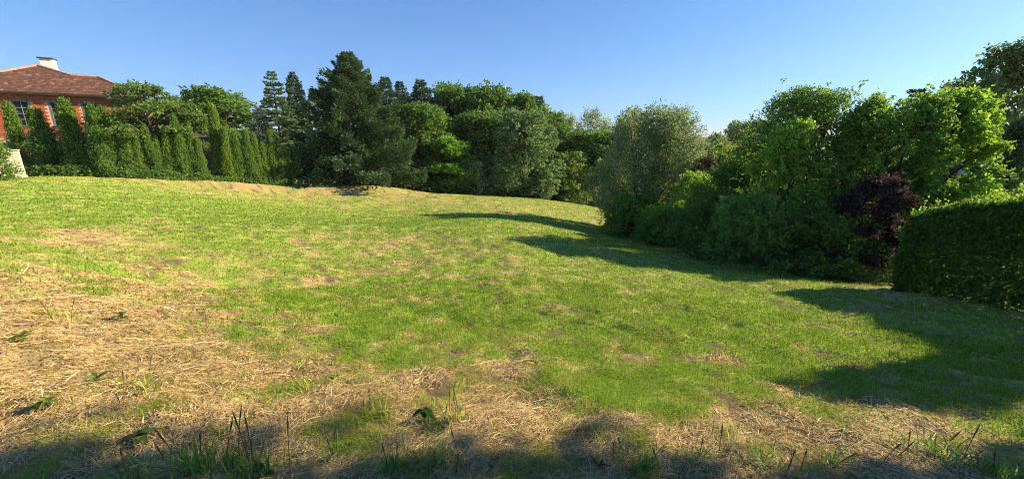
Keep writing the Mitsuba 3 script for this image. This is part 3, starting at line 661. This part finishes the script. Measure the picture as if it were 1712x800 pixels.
# ------------------------------------------------------------------ grass
def grass():
    rng = np.random.default_rng(5)
    # distances so that the sward has the same density of cover everywhere
    n0 = 1000000
    lo, hi = 1.2, 64.0
    d = lo * (hi / lo) ** rng.random(n0)
    keep = rng.random(n0) < np.clip(0.26 + d / 22, 0, 1)
    d = d[keep]
    th = rng.uniform(math.radians(30), math.radians(150), len(d))
    x, y = d * np.cos(th), d * np.sin(th)
    ok = np.ones(len(x), bool)
    edge_far = np.interp(x, [-34, -28, -25, -21.5, -13, -9.6, -.5, 7.7, 12.8, 16], [25.5, 27.5, 33, 38.6, 42.6, 46.5, 50.5, 53.5, 54.5, 54])
    ok &= y < edge_far
    ok &= x < np.interp(y, [0, 3.5, 7.4, 9.5, 11, 13.8, 17.8, 24.2, 31, 53], [13, 11.9, 10.5, 9.9, 10.8, 10.6, 9.8, 9.2, 10.5, 13.5])
    x, y, d = x[ok], y[ok], d[ok]
    v = dryness(x, y)
    n = len(x)
    p = np.stack([x, y, x * 0], -1)
    cl = fbm(p * 4.5, 2, 91)
    dens = np.clip(1.25 - 0.6 * v + (cl - 0.5) * 1.8, 0.06, 1)
    dens = np.maximum(dens, np.clip((d - 18) / 12, 0, 0.75)) * (1 - 0.9 * bare(x, y))
    ok = rng.random(n) < dens
    x, y, d, v, p, cl = x[ok], y[ok], d[ok], v[ok], p[ok], cl[ok]
    n = len(x)
    z = gz(x, y)
    w = np.maximum(0.0042, 0.0014 * d) * rng.uniform(0.7, 1.3, n)
    lush = np.clip(1 - v, 0, 1)
    h = (0.03 + 0.038 * lush + 0.03 * (cl - 0.4)) * rng.uniform(0.55, 1.5, n)
    h = np.maximum(h, 0.02)
    dry = rng.random(n) < np.clip(v * 1.1 - 0.18, 0.04, 0.85)
    gcol = mixc(mixc(GREEN_A, GREEN_B, fbm(p * 0.8, 3, 61)), np.broadcast_to(GREEN_C, (n, 3)), np.clip(rng.random(n) * 1.6 - 0.9, 0, 1))
    lush_band = 0.62 * bump(x, y, -11, 18, 13, 7, 0.15)
    gcol = gcol * (1 - lush_band[:, None]) + GREEN_C * 1.05 * lush_band[:, None]
    scol = mixc(np.broadcast_to(STRAW_B, (n, 3)), STRAW_A, rng.random(n))
    C = np.where(dry[:, None], scol, gcol) * np.exp(rng.normal(0, 0.10, (n, 1)))
    az = rng.random(n) * 2 * np.pi
    lean = np.abs(rng.normal(0, 0.75, n)) + np.where(dry, 0.6, 0.25)
    dirv = np.stack([np.cos(az), np.sin(az)], -1)
    sid = np.stack([-np.sin(az), np.cos(az), az * 0], -1)
    b = np.stack([x, y, z - 0.006], -1)
    tip = b + np.concatenate([dirv * (h * lean)[:, None], (h * np.clip(1.05 - 0.35 * lean, 0.25, 1))[:, None]], 1)
    mid = b + np.concatenate([dirv * (h * lean * 0.28)[:, None], (h * 0.58)[:, None]], 1)
    near = d < 8.5
    for key, sel, lab in (('meadow_grass', ~dry, 'short green grass covering the sloping meadow'), ('dry_grass', dry, 'dry straw coloured grass standing in patches over the meadow')):
        s = Soup()
        q = sel & near
        hw = (w[q] / 2)[:, None]
        vv = np.stack([b[q] - sid[q] * hw, b[q] + sid[q] * hw, mid[q] + sid[q] * hw * .8, mid[q] - sid[q] * hw * .8, tip[q]], 1).reshape(-1, 3)
        i = np.arange(q.sum())[:, None] * 5
        s.add(vv, np.concatenate([i + [0, 1, 2], i + [0, 2, 3], i + [3, 2, 4]]), np.repeat(C[q], 5, 0))
        q = sel & ~near
        hw = (w[q] / 2)[:, None]
        vv = np.stack([b[q] - sid[q] * hw, b[q] + sid[q] * hw, tip[q]], 1).reshape(-1, 3)
        i = np.arange(q.sum())[:, None] * 3
        s.add(vv, i + [0, 1, 2], np.repeat(C[q], 3, 0))
        s.put(key, 'mat_grass', lab, 'grass', kind='stuff')
    # cut straw lying on the ground
    n0 = 340000
    d = 1.2 * (22 / 1.2) ** rng.random(n0)
    th = rng.uniform(math.radians(30), math.radians(150), n0)
    x, y = d * np.cos(th), d * np.sin(th)
    v = dryness(x, y)
    cl = fbm(np.stack([x, y, x * 0], -1) * 3.2, 3, 95)
    ok = (rng.random(n0) < np.clip((v - 0.38) * 1.5 + (cl - 0.5) * 0.9, 0, 1)) & (rng.random(n0) < np.clip(1.1 - d / 26, 0.2, 1) * np.clip(d / 2.6, 0.35, 1)) & (x < 11)
    x, y, d, v, cl = x[ok], y[ok], d[ok], v[ok], cl[ok]
    n = len(x)
    ln = rng.lognormal(0, 0.5, n) * np.where(rng.random(n) < 0.68, 0.04, 0.085) * np.clip(0.7 + d / 20, 0.7, 1.4)
    flow = 0.5 + 1.3 * fbm(np.stack([x * 0.5, y * 0.5, x * 0], -1), 2, 97)
    az = np.where(rng.random(n) < 0.35, flow * 2.2 - 1.2 + rng.normal(0, 0.35, n), rng.random(n) * 6.283)
    tilt = rng.normal(0.05, 0.16, n)
    w = np.maximum(0.0024, 0.0011 * d) * rng.uniform(0.6, 1.4, n)
    dv = np.stack([np.cos(az) * np.cos(tilt), np.sin(az) * np.cos(tilt), np.sin(tilt)], -1)
    sid = np.stack([-np.sin(az), np.cos(az), rng.normal(0, 0.4, n)], -1)
    x1, y1 = x + dv[:, 0] * ln, y + dv[:, 1] * ln
    za, zb = gz(x, y), gz(x1, y1)
    lift = 0.004 + rng.random(n) ** 2 * 0.05 * np.clip(v * 1.6 - 0.5, 0.1, 1)
    a = np.stack([x, y, za + lift], -1)
    e = np.stack([x1, y1, np.maximum(zb + lift + np.sin(tilt) * ln, zb + 0.003)], -1)
    m = (a + e) / 2 + np.concatenate([rng.normal(0, 0.05, (n, 2)) * ln[:, None], (rng.normal(0.01, 0.03, n) * ln + 0.002)[:, None]], 1)
    hw = (w / 2)[:, None]
    vv = np.stack([a - sid * hw, a + sid * hw, m + sid * hw, m - sid * hw, e + sid * hw * .5, e - sid * hw * .5], 1).reshape(-1, 3)
    i = np.arange(n)[:, None] * 6
    C = mixc(np.broadcast_to(STRAW_B, (n, 3)), np.array([0.52, 0.41, 0.21]), rng.random(n) ** 0.8)
    br = rng.random(n) < 0.16
    C[br] = STRAW_C
    s = Soup()
    s.add(vv, np.concatenate([i + [0, 1, 2], i + [0, 2, 3], i + [3, 2, 4], i + [3, 4, 5]]), np.repeat(C * np.exp(rng.normal(0, 0.15, (n, 1))), 6, 0))
    s.put('cut_straw', 'mat_dry', 'cut straw lying loose on the near edge and dry patches of the meadow', 'straw', kind='stuff')
    print('straw', n)


grass()


# ------------------------------------------------------------------ tufts, stalks and leafy weeds near the camera
def tuft(x, y, n, h, spread, label, cols, stalks=0, seed=0, w=0.006):
    rng = np.random.default_rng(seed)
    s = Soup()
    a = rng.random(n) * 6.283
    r = np.abs(rng.normal(0, spread, n))
    bx, by = x + r * np.cos(a), y + r * np.sin(a)
    hh = h * rng.uniform(0.45, 1.1, n)
    out = rng.normal(0, 0.30, (n, 2)) + np.stack([np.cos(a), np.sin(a)], -1) * 0.25
    C = leaf_colors(rng, n, cols, 0.2)
    b = np.stack([bx, by, gz(bx, by) - 0.01], -1)
    ww = w * rng.uniform(0.6, 1.3, n)
    sid = unit(np.stack([-out[:, 1], out[:, 0], out[:, 0] * 0], -1) + rng.normal(0, 0.2, (n, 3)) * [1, 1, 0])
    pts = [b + np.concatenate([out * (hh * k ** 2)[:, None], (hh * (k - 0.22 * k ** 3))[:, None]], 1) for k in (0, .4, .75, 1.0)]
    hw = (ww / 2)[:, None]
    vv = np.stack([pts[0] - sid * hw, pts[0] + sid * hw, pts[1] + sid * hw, pts[1] - sid * hw, pts[2] + sid * hw * .7, pts[2] - sid * hw * .7, pts[3]], 1).reshape(-1, 3)
    i = np.arange(n)[:, None] * 7
    s.add(vv, np.concatenate([i + [0, 1, 2], i + [0, 2, 3], i + [3, 2, 4], i + [3, 4, 5], i + [5, 4, 6]]), np.repeat(C, 7, 0))
    k = newkey('grass_tuft')
    s.put(k + '__blades', 'mat_grass', kind='stuff')
    for q in range(stalks):
        s = Soup()
        bx, by = x + rng.normal(0, spread * 1.3), y + rng.normal(0, spread * 0.6)
        l = h * rng.uniform(1.0, 1.75)
        ln = rng.normal(0, 0.22, 2)
        kk = np.linspace(0, 1, 7)[:, None]
        p = np.array([bx, by, float(gz(bx, by)) - 0.01]) + np.concatenate([ln * kk ** 1.5 * l, kk * l], 1)
        tube(s, p, np.interp(kk[:, 0], [0, .7, .78, .9, 1], [.0028, .002, .005, .0045, .001]), np.array([.11, .085, .035]) * rng.uniform(.7, 1.4), 5)
        s.put(k + '__stalk', 'mat_bark', smooth=True)
    tag(k, label, 'grass')


GT = [G(.05, .11, .02), G(.07, .13, .025), G(.035, .085, .02)]
YT = [G(.16, .19, .035), G(.22, .20, .06), G(.10, .16, .03)]
TUFTS = [
    (-1.69, 1.72, 150, 0.26, 0.1, 6, 0, 'dark green tall grass tuft with brown stalks in the near shadow on the left'),
    (-1.37, 1.69, 50, 0.24, 0.07, 4, 0, 'grass tuft with one very tall dark stalk right of the tallest near tuft'),
    (-2.04, 1.68, 60, 0.14, 0.09, 2, 0, 'shaded grass tuft in the lower left corner'),
    (-0.66, 1.77, 110, 0.15, 0.1, 2, 0, 'shaded green tuft on the straw below the broad leaved weed'),
    (-0.41, 1.80, 80, 0.14, 0.08, 2, 0, 'shaded green tuft right of the one below the broad leaved weed'),
    (-0.38, 2.26, 70, 0.2, 0.05, 4, 1, 'upright yellow green tuft in the sun right of the broad leaved weed'),
    (-0.93, 2.41, 60, 0.15, 0.07, 2, 1, 'yellowing tuft in the straw left of the broad leaved weed'),
    (-1.04, 1.90, 30, 0.12, 0.03, 3, 0, 'small dark stalks at the shadow edge left of the middle'),
    (0.78, 1.87, 80, 0.14, 0.09, 3, 0, 'grass tuft at the shadow edge right of the middle'),
    (1.15, 1.99, 70, 0.13, 0.1, 2, 0, 'low spreading tuft at the shadow edge near the plantain'),
    (1.51, 1.93, 110, 0.15, 0.13, 3, 0, 'wide tuft at the shadow edge below the plantain'),
    (2.72, 2.09, 140, 0.16, 0.14, 4, 0, 'dense bright tuft at the shadow edge in the lower right'),
    (2.95, 1.95, 120, 0.2, 0.1, 3, 0, 'coarse dark tuft in the lower right corner'),
    (2.00, 2.01, 90, 0.13, 0.11, 2, 0, 'shaded tuft right of the widest shadow edge tuft'),
    (-2.83, 4.74, 60, 0.12, 0.1, 0, 1, 'yellow green tuft on the mown slope left of the middle'),
    (-2.73, 2.55, 70, 0.16, 0.1, 3, 1, 'yellow green tuft among straw on the left bank'),
    (-1.70, 2.79, 60, 0.14, 0.08, 3, 1, 'thin tuft of brown stalks among straw left of the middle'),
    (-4.74, 3.70, 60, 0.17, 0.08, 2, 1, 'pale tuft on the crest of the left straw bank'),
    (-7.54, 6.97, 24, 0.3, 0.05, 0, 1, 'lone pale yellow tuft on the lawn beyond the left bank'),
]
for i, (x, y, n, h, sp, st, yel, label) in enumerate(TUFTS):
    tuft(x, y, n, h, sp, label, YT if yel else GT, st, 300 + i)


def blade_leaf(L, W, curl):
    u, v = np.meshgrid(np.linspace(0, 1, 8), np.linspace(-1, 1, 5), indexing='ij')
    wd = W / 2 * np.sin(np.pi * np.clip(u, 0.02, 1) ** 0.8) ** 0.8
    vx = np.stack([u * L, v * wd, -curl * L * u ** 2 + np.abs(v) * wd * 0.35 + 0.02 * L * np.sin(u * 9) * np.abs(v)], -1).reshape(-1, 3)
    i, j = np.meshgrid(np.arange(7), np.arange(4), indexing='ij')
    q = np.stack([i * 5 + j, (i + 1) * 5 + j, (i + 1) * 5 + j + 1, i * 5 + j + 1], -1).reshape(-1, 4)
    return vx, np.vstack([q[:, [0, 1, 2]], q[:, [0, 2, 3]]])


def weed(x, y, h, n, L, W, label, col, seed, rise=0.4, curl=0.6, rosette=False):
    rng = np.random.default_rng(seed)
    k = newkey('leafy_weed')
    z = float(gz(x, y))
    s = Soup()
    kk = np.linspace(0, 1, 6)[:, None]
    stem = np.array([x, y, z - 0.02]) + np.concatenate([rng.normal(0, 0.06, 2) * kk * h, kk * (h + 0.02)], 1)
    tube(s, stem, 0.0035 * (1.2 - 0.6 * kk[:, 0]), np.array([.10, .13, .04]), 6)
    s.put(k + '__stem', 'mat_bark', smooth=True)
    for i in range(n):
        t = 0.15 if rosette else 0.45 + 0.55 * (i + 0.5) / n
        p = np.array([np.interp(t, kk[:, 0], stem[:, q]) for q in range(3)])
        sc = rng.uniform(0.7, 1.15)
        v, f = blade_leaf(L * sc, W * sc, curl * rng.uniform(0.6, 1.2))
        a, e = i * 2.4 + rng.normal(0, 0.3), rise + rng.normal(0, 0.18)
        R = trimesh.transformations.euler_matrix(0, -e, a, 'sxyz')[:3, :3]
        s = Soup()
        s.add(v @ R.T + p, f, np.asarray(col) * np.exp(rng.normal(0, 0.15)))
        s.put(k + '__leaf', 'mat_leaf', smooth=True)
    tag(k, label, 'weed')


WEEDS = [
    (-0.61, 2.34, 0.111, 6, 0.102, 0.051, 'broad leaved dark green weed standing alone in the straw', (0.04, 0.098, 0.029), 0.25, 0.9, False),
    (2.40, 2.28, 0.043, 8, 0.128, 0.038, 'flat dark plantain rosette by a hole in the lower right', (0.052, 0.115, 0.034), 0.35, 0.5, True),
    (-4.34, 3.13, 0.062, 13, 0.093, 0.031, 'bushy green weed at the left edge of the bank', (0.09, 0.18, 0.038), 0.5, 0.6, False),
    (-4.28, 3.92, 0.062, 14, 0.087, 0.022, 'dark spiky weed on the straw bank left', (0.06, 0.135, 0.045), 0.6, 0.5, False),
    (-3.08, 2.23, 0.074, 14, 0.087, 0.031, 'pale green leafy weed in the lower left straw', (0.18, 0.255, 0.06), 0.5, 0.5, False),
    (-2.25, 1.98, 0.062, 9, 0.093, 0.04, 'large leaved weed half in shadow at the lower left', (0.112, 0.195, 0.045), 0.2, 0.4, False),
    (-1.34, 1.72, 0.05, 3, 0.081, 0.043, 'single broad olive leaf in the near shadow right of the tall tuft', (0.12, 0.18, 0.045), 0.3, 0.2, False),
    (-3.21, 2.65, 0.062, 12, 0.081, 0.022, 'slender green weed on the left bank above the pale leafy one', (0.105, 0.195, 0.045), 0.7, 0.5, False),
    (-1.53, 2.94, 0.062, 5, 0.056, 0.019, 'small dark two leaved weed in straw left of the broad leaved weed', (0.06, 0.12, 0.038), 0.6, 0.7, False),
    (0.50, 1.84, 0.06, 6, 0.076, 0.017, 'small reddish brown weed at the shadow edge in the middle', (0.115, 0.069, 0.034), 0.8, 0.4, False),
    (11.15, 12.48, 0.34, 16, 0.136, 0.06, 'sunlit yellow green young plant before the purple bush', (0.161, 0.218, 0.034), 0.6, 0.5, False),
    (11.24, 11.69, 0.383, 14, 0.111, 0.051, 'grey green tall weed in shade before the purple bush', (0.069, 0.103, 0.052), 0.8, 0.5, False),
    (-4.08, 4.66, 0.043, 8, 0.102, 0.025, 'dark green rosette weed on the mown slope left', (0.068, 0.15, 0.038), 0.5, 0.5, True),
    (2.61, 3.36, 0.043, 8, 0.085, 0.025, 'dark green rosette weed in the grass right of the middle', (0.052, 0.115, 0.029), 0.5, 0.5, True),
]
for i, a in enumerate(WEEDS):
    weed(*a[:7], a[7], 400 + i, *a[8:])


# ------------------------------------------------------------------ the brick house
HA, HT, HN = np.array([-36.966, 29.842, 5.224]), np.array([0.83406, 0.55168, 0.0]), np.array([0.55168, -0.83406, 0.0])
HM = np.eye(4)
HM[:3, 0], HM[:3, 1], HM[:3, 2], HM[:3, 3] = HT, -HN, [0, 0, 1], HA


def loc(m):
    m = m.copy()
    m.apply_transform(HM)
    return m


def man(m):
    q = m.to_mesh()
    return trimesh.Trimesh(q.vert_properties[:, :3], q.tri_verts, process=False)


def ubox(u0, u1, w0, w1, z0, z1):
    return box([(u0 + u1) / 2, (w0 + w1) / 2, (z0 + z1) / 2], [abs(u1 - u0), abs(w1 - w0), abs(z1 - z0)])


def mbox(u0, u1, w0, w1, z0, z1):
    return m3.Manifold.cube([u1 - u0, w1 - w0, z1 - z0]).translate([u0, w0, z0])


def house():
    rng = np.random.default_rng(8)
    scene['mat_mortar'] = plain((.40, .25, .17), 0.9)
    scene['mat_plaster'] = plain((.62, .42, .33), 0.9)
    scene['mat_frame'] = plain((.12, .165, .14), 0.5)
    scene['mat_sash'] = plain((.24, .27, .26), 0.45)
    scene['mat_pane'] = plain((.01, .012, .014), 0.15, specular=0.2)
    scene['mat_gutter'] = plain((.03, .02, .018), 0.4)
    scene['mat_roofbase'] = plain((.14, .085, .065), 0.9)
    scene['mat_white'] = plain((.72, .70, .66), 0.8)
    scene['mat_dark'] = plain((.05, .05, .07), 0.5)
    k = newkey('house')
    tag(k, 'red brick house with brown hipped roof behind the thujas', 'house')
    W0, W1, U0, U1, Z0 = 0.40, 8.6, -3.2, 7.35, -6.6
    wins = [(0.26, 1.12), (2.12, 2.96), (3.88, 4.80)]
    body = mbox(U0, U1, W0, W1, Z0, 0.02) - mbox(U0 + .35, U1 - .35, W0 + .35, W1 - .35, Z0 + .1, -0.2)
    ZT, ZB = -0.66, -2.35
    for a, b in wins:
        body = body - mbox(a, b, W0 - 1, W0 + 1, ZB, ZT + 0.14)
    put(k + '__wall', loc(man(body)), 'mat_plaster')
    bs = Soup()
    r = 0
    z = -0.03
    while z > -3.2:
        u = U0 - (r % 2) * 0.13
        while u < U1:
            a, b = max(u, U0), min(u + 0.25, U1)
            if b - a > 0.05 and not any(b > q0 - 0.04 and a < q1 + 0.04 and ZB - .05 < z < ZT + 0.20 for q0, q1 in wins):
                pr = 0.020 + rng.random() * 0.014
                m = loc(ubox(a, b, W0 - pr, W0 + 0.004, z - 0.115, z))
                bs.add(m.vertices, m.faces, np.array([.37, .120, .060]) * np.exp(rng.normal(0, 0.14)) * np.exp(rng.normal(0, 0.04, 3)))
            u += 0.26
        z -= 0.13
        r += 1
    bs.put(k + '__wall__bricks', 'mat_brick', label='orange red bricks of the front wall', kind='stuff')
    for q0, q1 in wins:
        fr = trimesh.util.concatenate([ubox(q0 - .02, q0 + .09, W0 - .015, W0 + .1, ZB, ZT), ubox(q1 - .09, q1 + .02, W0 - .015, W0 + .1, ZB, ZT), ubox(q0 - .06, q1 + .06, W0 - .07, W0 + .12, ZB - .09, ZB)])
        i = newkey(k + '__window')
        put(i + '__frame', loc(fr), 'mat_frame')
        t = np.linspace(0, 1, 13)
        arch = np.concatenate([np.stack([q0 - .05 + t * (q1 - q0 + .1), ZT + 0.06 + 0.13 * np.sin(np.pi * t)], -1), [[q1 + .05, ZT - .01], [q0 - .05, ZT - .01]]])
        cs = m3.Manifold.extrude(m3.CrossSection([arch[::-1]]), 0.13)
        cm = man(cs)
        cm.apply_transform(np.array([[1, 0, 0, 0], [0, 0, 1, W0 - 0.05], [0, 1, 0, 0], [0, 0, 0, 1.0]]))
        cm.fix_normals()
        put(i + '__lintel', loc(cm), 'mat_frame')
        c = (q0 + q1) / 2
        rows = 4
        zs = np.linspace(ZT, ZB, rows + 1)
        sash = [ubox(c - .022, c + .022, W0 + .03, W0 + .07, ZB, ZT)] + [ubox(q0 + .09, q1 - .09, W0 + .036, W0 + .066, zz - .018, zz + .018) for zz in zs[1:-1]]
        put(i + '__sash', loc(trimesh.util.concatenate(sash)), 'mat_sash')
        for j in range(rows):
            for a, b in ((q0 + .09, c - .02), (c + .02, q1 - .09)):
                put(i + '__pane', loc(ubox(a, b, W0 + .048, W0 + .054, zs[j + 1] + .016, zs[j] - .016)), 'mat_pane')
    tan = math.tan(math.radians(28))
    apex = (0.95, 4.57, 4.57 * tan)
    hull = lambda pts: m3.Manifold.hull_points(np.array(pts, np.float64))
    e = 0.0
    main = hull([(-3.6, 0, e), (7.8, 0, e), (7.8, 9.0, e), (-3.6, 9.0, e), apex, (-3.6, 0, -.1), (7.8, 0, -.1), (7.8, 9, -.1), (-3.6, 9, -.1)])
    wing = hull([(0.5, 0, e), (7.8, 0, e), (7.8, 6.3, e), (0.5, 6.3, e), (1, 3.15, 3.15 * tan), (4.63, 3.17, 3.16 * tan), (0.5, 0, -.1), (7.8, 0, -.1), (7.8, 6.3, -.1), (0.5, 6.3, -.1)])
    put(k + '__roof', loc(man(main + wing)), 'mat_roofbase')
    from shapely.geometry import Polygon, Point
    front = Polygon([(-3.6, 0), (7.8, 0), (4.63, 3.17), (3.05, 3.17), (0.95, 4.57)])
    cosr = math.cos(math.radians(28))
    ts = Soup()
    tri = [(7.8, 0), (7.8, 6.3), (4.63, 3.17)]
    for plane in (0, 1):
        w = 0.0
        r = 0
        while w < 4.6:
            for uu in np.arange(-3.7 if plane == 0 else -.1, 7.9 if plane == 0 else 6.4, 0.22):
                u = uu + 0.11 * (r % 2)
                if plane == 0:
                    if not front.contains(Point(u, w + .1)):
                        continue
                    c, rot, sl = np.array([u, w + .13, (w + .13) * tan]), 0.0, math.radians(28)
                else:
                    x = 7.8 - w
                    if not Polygon(tri).contains(Point(x - .1, u)):
                        continue
                    c, rot, sl = np.array([x - .13, u, (w + .13) * tan]), math.pi / 2, math.radians(28)
                m = trimesh.creation.box([0.205, 0.33, 0.022])
                m.apply_transform(trimesh.transformations.rotation_matrix(sl - 0.05, [1, 0, 0]))
                m.apply_transform(trimesh.transformations.rotation_matrix(rot, [0, 0, 1]))
                m.apply_translation(c + [0, 0, 0.028])
                m = loc(m)
                base = np.array([.112, .060, .044]) if rng.random() < 0.85 else np.array([.155, .085, .06])
                if rng.random() < 0.06:
                    base = np.array([.17, .14, .11])
                ts.add(m.vertices, m.faces, base * np.exp(rng.normal(0, 0.16)))
            w += 0.26
            r += 1
    ts.put(k + '__roof__roof_tiles', 'mat_tile', label='brown weathered roof tiles', kind='stuff')
    lines = [((-3.6, 0), (0.95, 4.57)), ((0.95, 4.57), (3.05, 3.17)), ((3.05, 3.17), (4.63, 3.17)), ((4.63, 3.17), (7.8, 0))]
    for li, (a, b) in enumerate(lines):
        a, b = np.array([*a, a[1] * tan]), np.array([*b, b[1] * tan])
        n = max(int(np.linalg.norm(b - a) / 0.36), 1)
        for q in range(n):
            s = Soup()
            p0, p1 = a + (b - a) * q / n, a + (b - a) * (q + 1.06) / n
            tube(s, np.array([p0, (p0 + p1) / 2, p1]) + [0, 0, .03], np.array([.10, .105, .115]), np.array([.42, .25, .18]) * np.exp(rng.normal(0, 0.12)), 8)
            v, f = s.mesh()
            vv = (HM[:3, :3] @ v.T).T + HM[:3, 3]
            put(k + '__roof__ridge_tile', (vv, f), 'mat_tile', color=np.clip(np.vstack(s.c), 0, 1), smooth=True)
    put(k + '__gutter', loc(trimesh.util.concatenate([ubox(-3.7, 7.9, -.14, -.02, -.16, -.03), ubox(7.82, 7.94, -.14, 6.3, -.16, -.03)])), 'mat_gutter')
    put(k + '__chimney', loc(ubox(0.95, 1.72, 5.4, 6.1, 1.0, 3.12)), 'mat_white', label='white rendered chimney')
    put(k + '__chimney__cap', loc(ubox(0.84, 1.79, 5.28, 6.22, 3.12, 3.22)), 'mat_dark', label='dark slab cap of the chimney')


scene['mat_brick'] = vcol(0.85)
scene['mat_tile'] = vcol(0.75)
house()


# ------------------------------------------------------------------ cream garden wall, shed, pale building
def panels(key, p0, p1, h, n, mat, label, cat, plinth=0.12):
    k = newkey(key)
    p0, p1 = np.array(p0, float), np.array(p1, float)
    d = p1 - p0
    L, rot = np.linalg.norm(d), math.atan2(d[1], d[0])
    z0 = float(min(base_z(*p0), base_z(*p1)))
    c = (p0 + p1) / 2
    put(k + '__plinth', box([*c, z0 + plinth / 2 - .2], [L + .05, .24, plinth + .4], rot), mat)
    for i in range(n):
        q = p0 + d * (i + .5) / n
        put(k + '__panel', box([*q, z0 + plinth + h / 2], [L / n - .035, .12, h], rot), mat)
    put(k + '__coping', box([*c, z0 + plinth + h + .03], [L + .06, .2, .06], rot), mat)
    tag(k, label, cat)


scene['mat_cream'] = plain((.68, .62, .50), 0.8)
panels('cream_wall', (-35.5, 22.2), (-31.05, 25.1), 1.55, 7, 'mat_cream', 'low cream garden wall of upright panels at the left end of the thuja row', 'wall')


def simple_building(key, c, size, rot, mat_wall, mat_roof, label, roof_h=0.12):
    k = newkey(key)
    x, y, z0, ztop = c[0], c[1], c[2], c[3]
    w = box([x, y, (z0 + ztop) / 2], [size[0], size[1], ztop - z0], rot)
    put(k + '__wall', w, mat_wall)
    r = box([x, y, ztop + roof_h / 2], [size[0] + .3, size[1] + .3, roof_h], rot)
    put(k + '__roof', r, mat_roof)
    tag(k, label, 'building')


scene['mat_bluewall'] = plain((.33, .40, .47), 0.6)
scene['mat_palegrey'] = plain((.55, .58, .56), 0.7)
simple_building('garden_shed', (-31.02, 40.40, -2.13, 2.09), (1.9, 2.4), 0.5, 'mat_dark', 'mat_palegrey', 'garden shed with pale grey flat roof showing through the thuja row', 0.35)
simple_building('pale_building', (30.38, 22.83, -4.89, 0.43), (4.5, 4.0), -0.3, 'mat_bluewall', 'mat_white', 'low blue grey building with white roof edge showing at the right edge')


# ------------------------------------------------------------------ far hills
def hills():
    rng = np.random.default_rng(3)
    a = np.linspace(math.radians(20), math.radians(160), 260)
    rr = np.linspace(0, 1, 24)
    A, Q = np.meshgrid(a, rr, indexing='ij')
    R = 4200 + Q * 2200
    x, y = R * np.cos(A), R * np.sin(A)
    deg = np.degrees(A)
    ridge = 12 + 70 * np.exp(-((deg - 58) / 7.0) ** 2) + 25 * np.exp(-((deg - 100) / 16) ** 2) + 18 * fbm(np.stack([deg * 0.16, deg * 0, deg * 0], -1), 4, 2)
    z = -14 + ridge * np.sin(np.pi * Q) ** 1.0
    n, k = A.shape
    i, j = np.meshgrid(np.arange(n - 1), np.arange(k - 1), indexing='ij')
    q = np.stack([i * k + j, i * k + j + 1, (i + 1) * k + j + 1, (i + 1) * k + j], -1).reshape(-1, 4)
    put('distant_hills', (np.stack([x, y, z], -1).reshape(-1, 3), q[:, ::-1]), 'mat_hill', 'distant wooded hills on the horizon', kind='structure', smooth=True)


scene['mat_hill'] = plain((.05, .075, .04), 0.9)
hills()
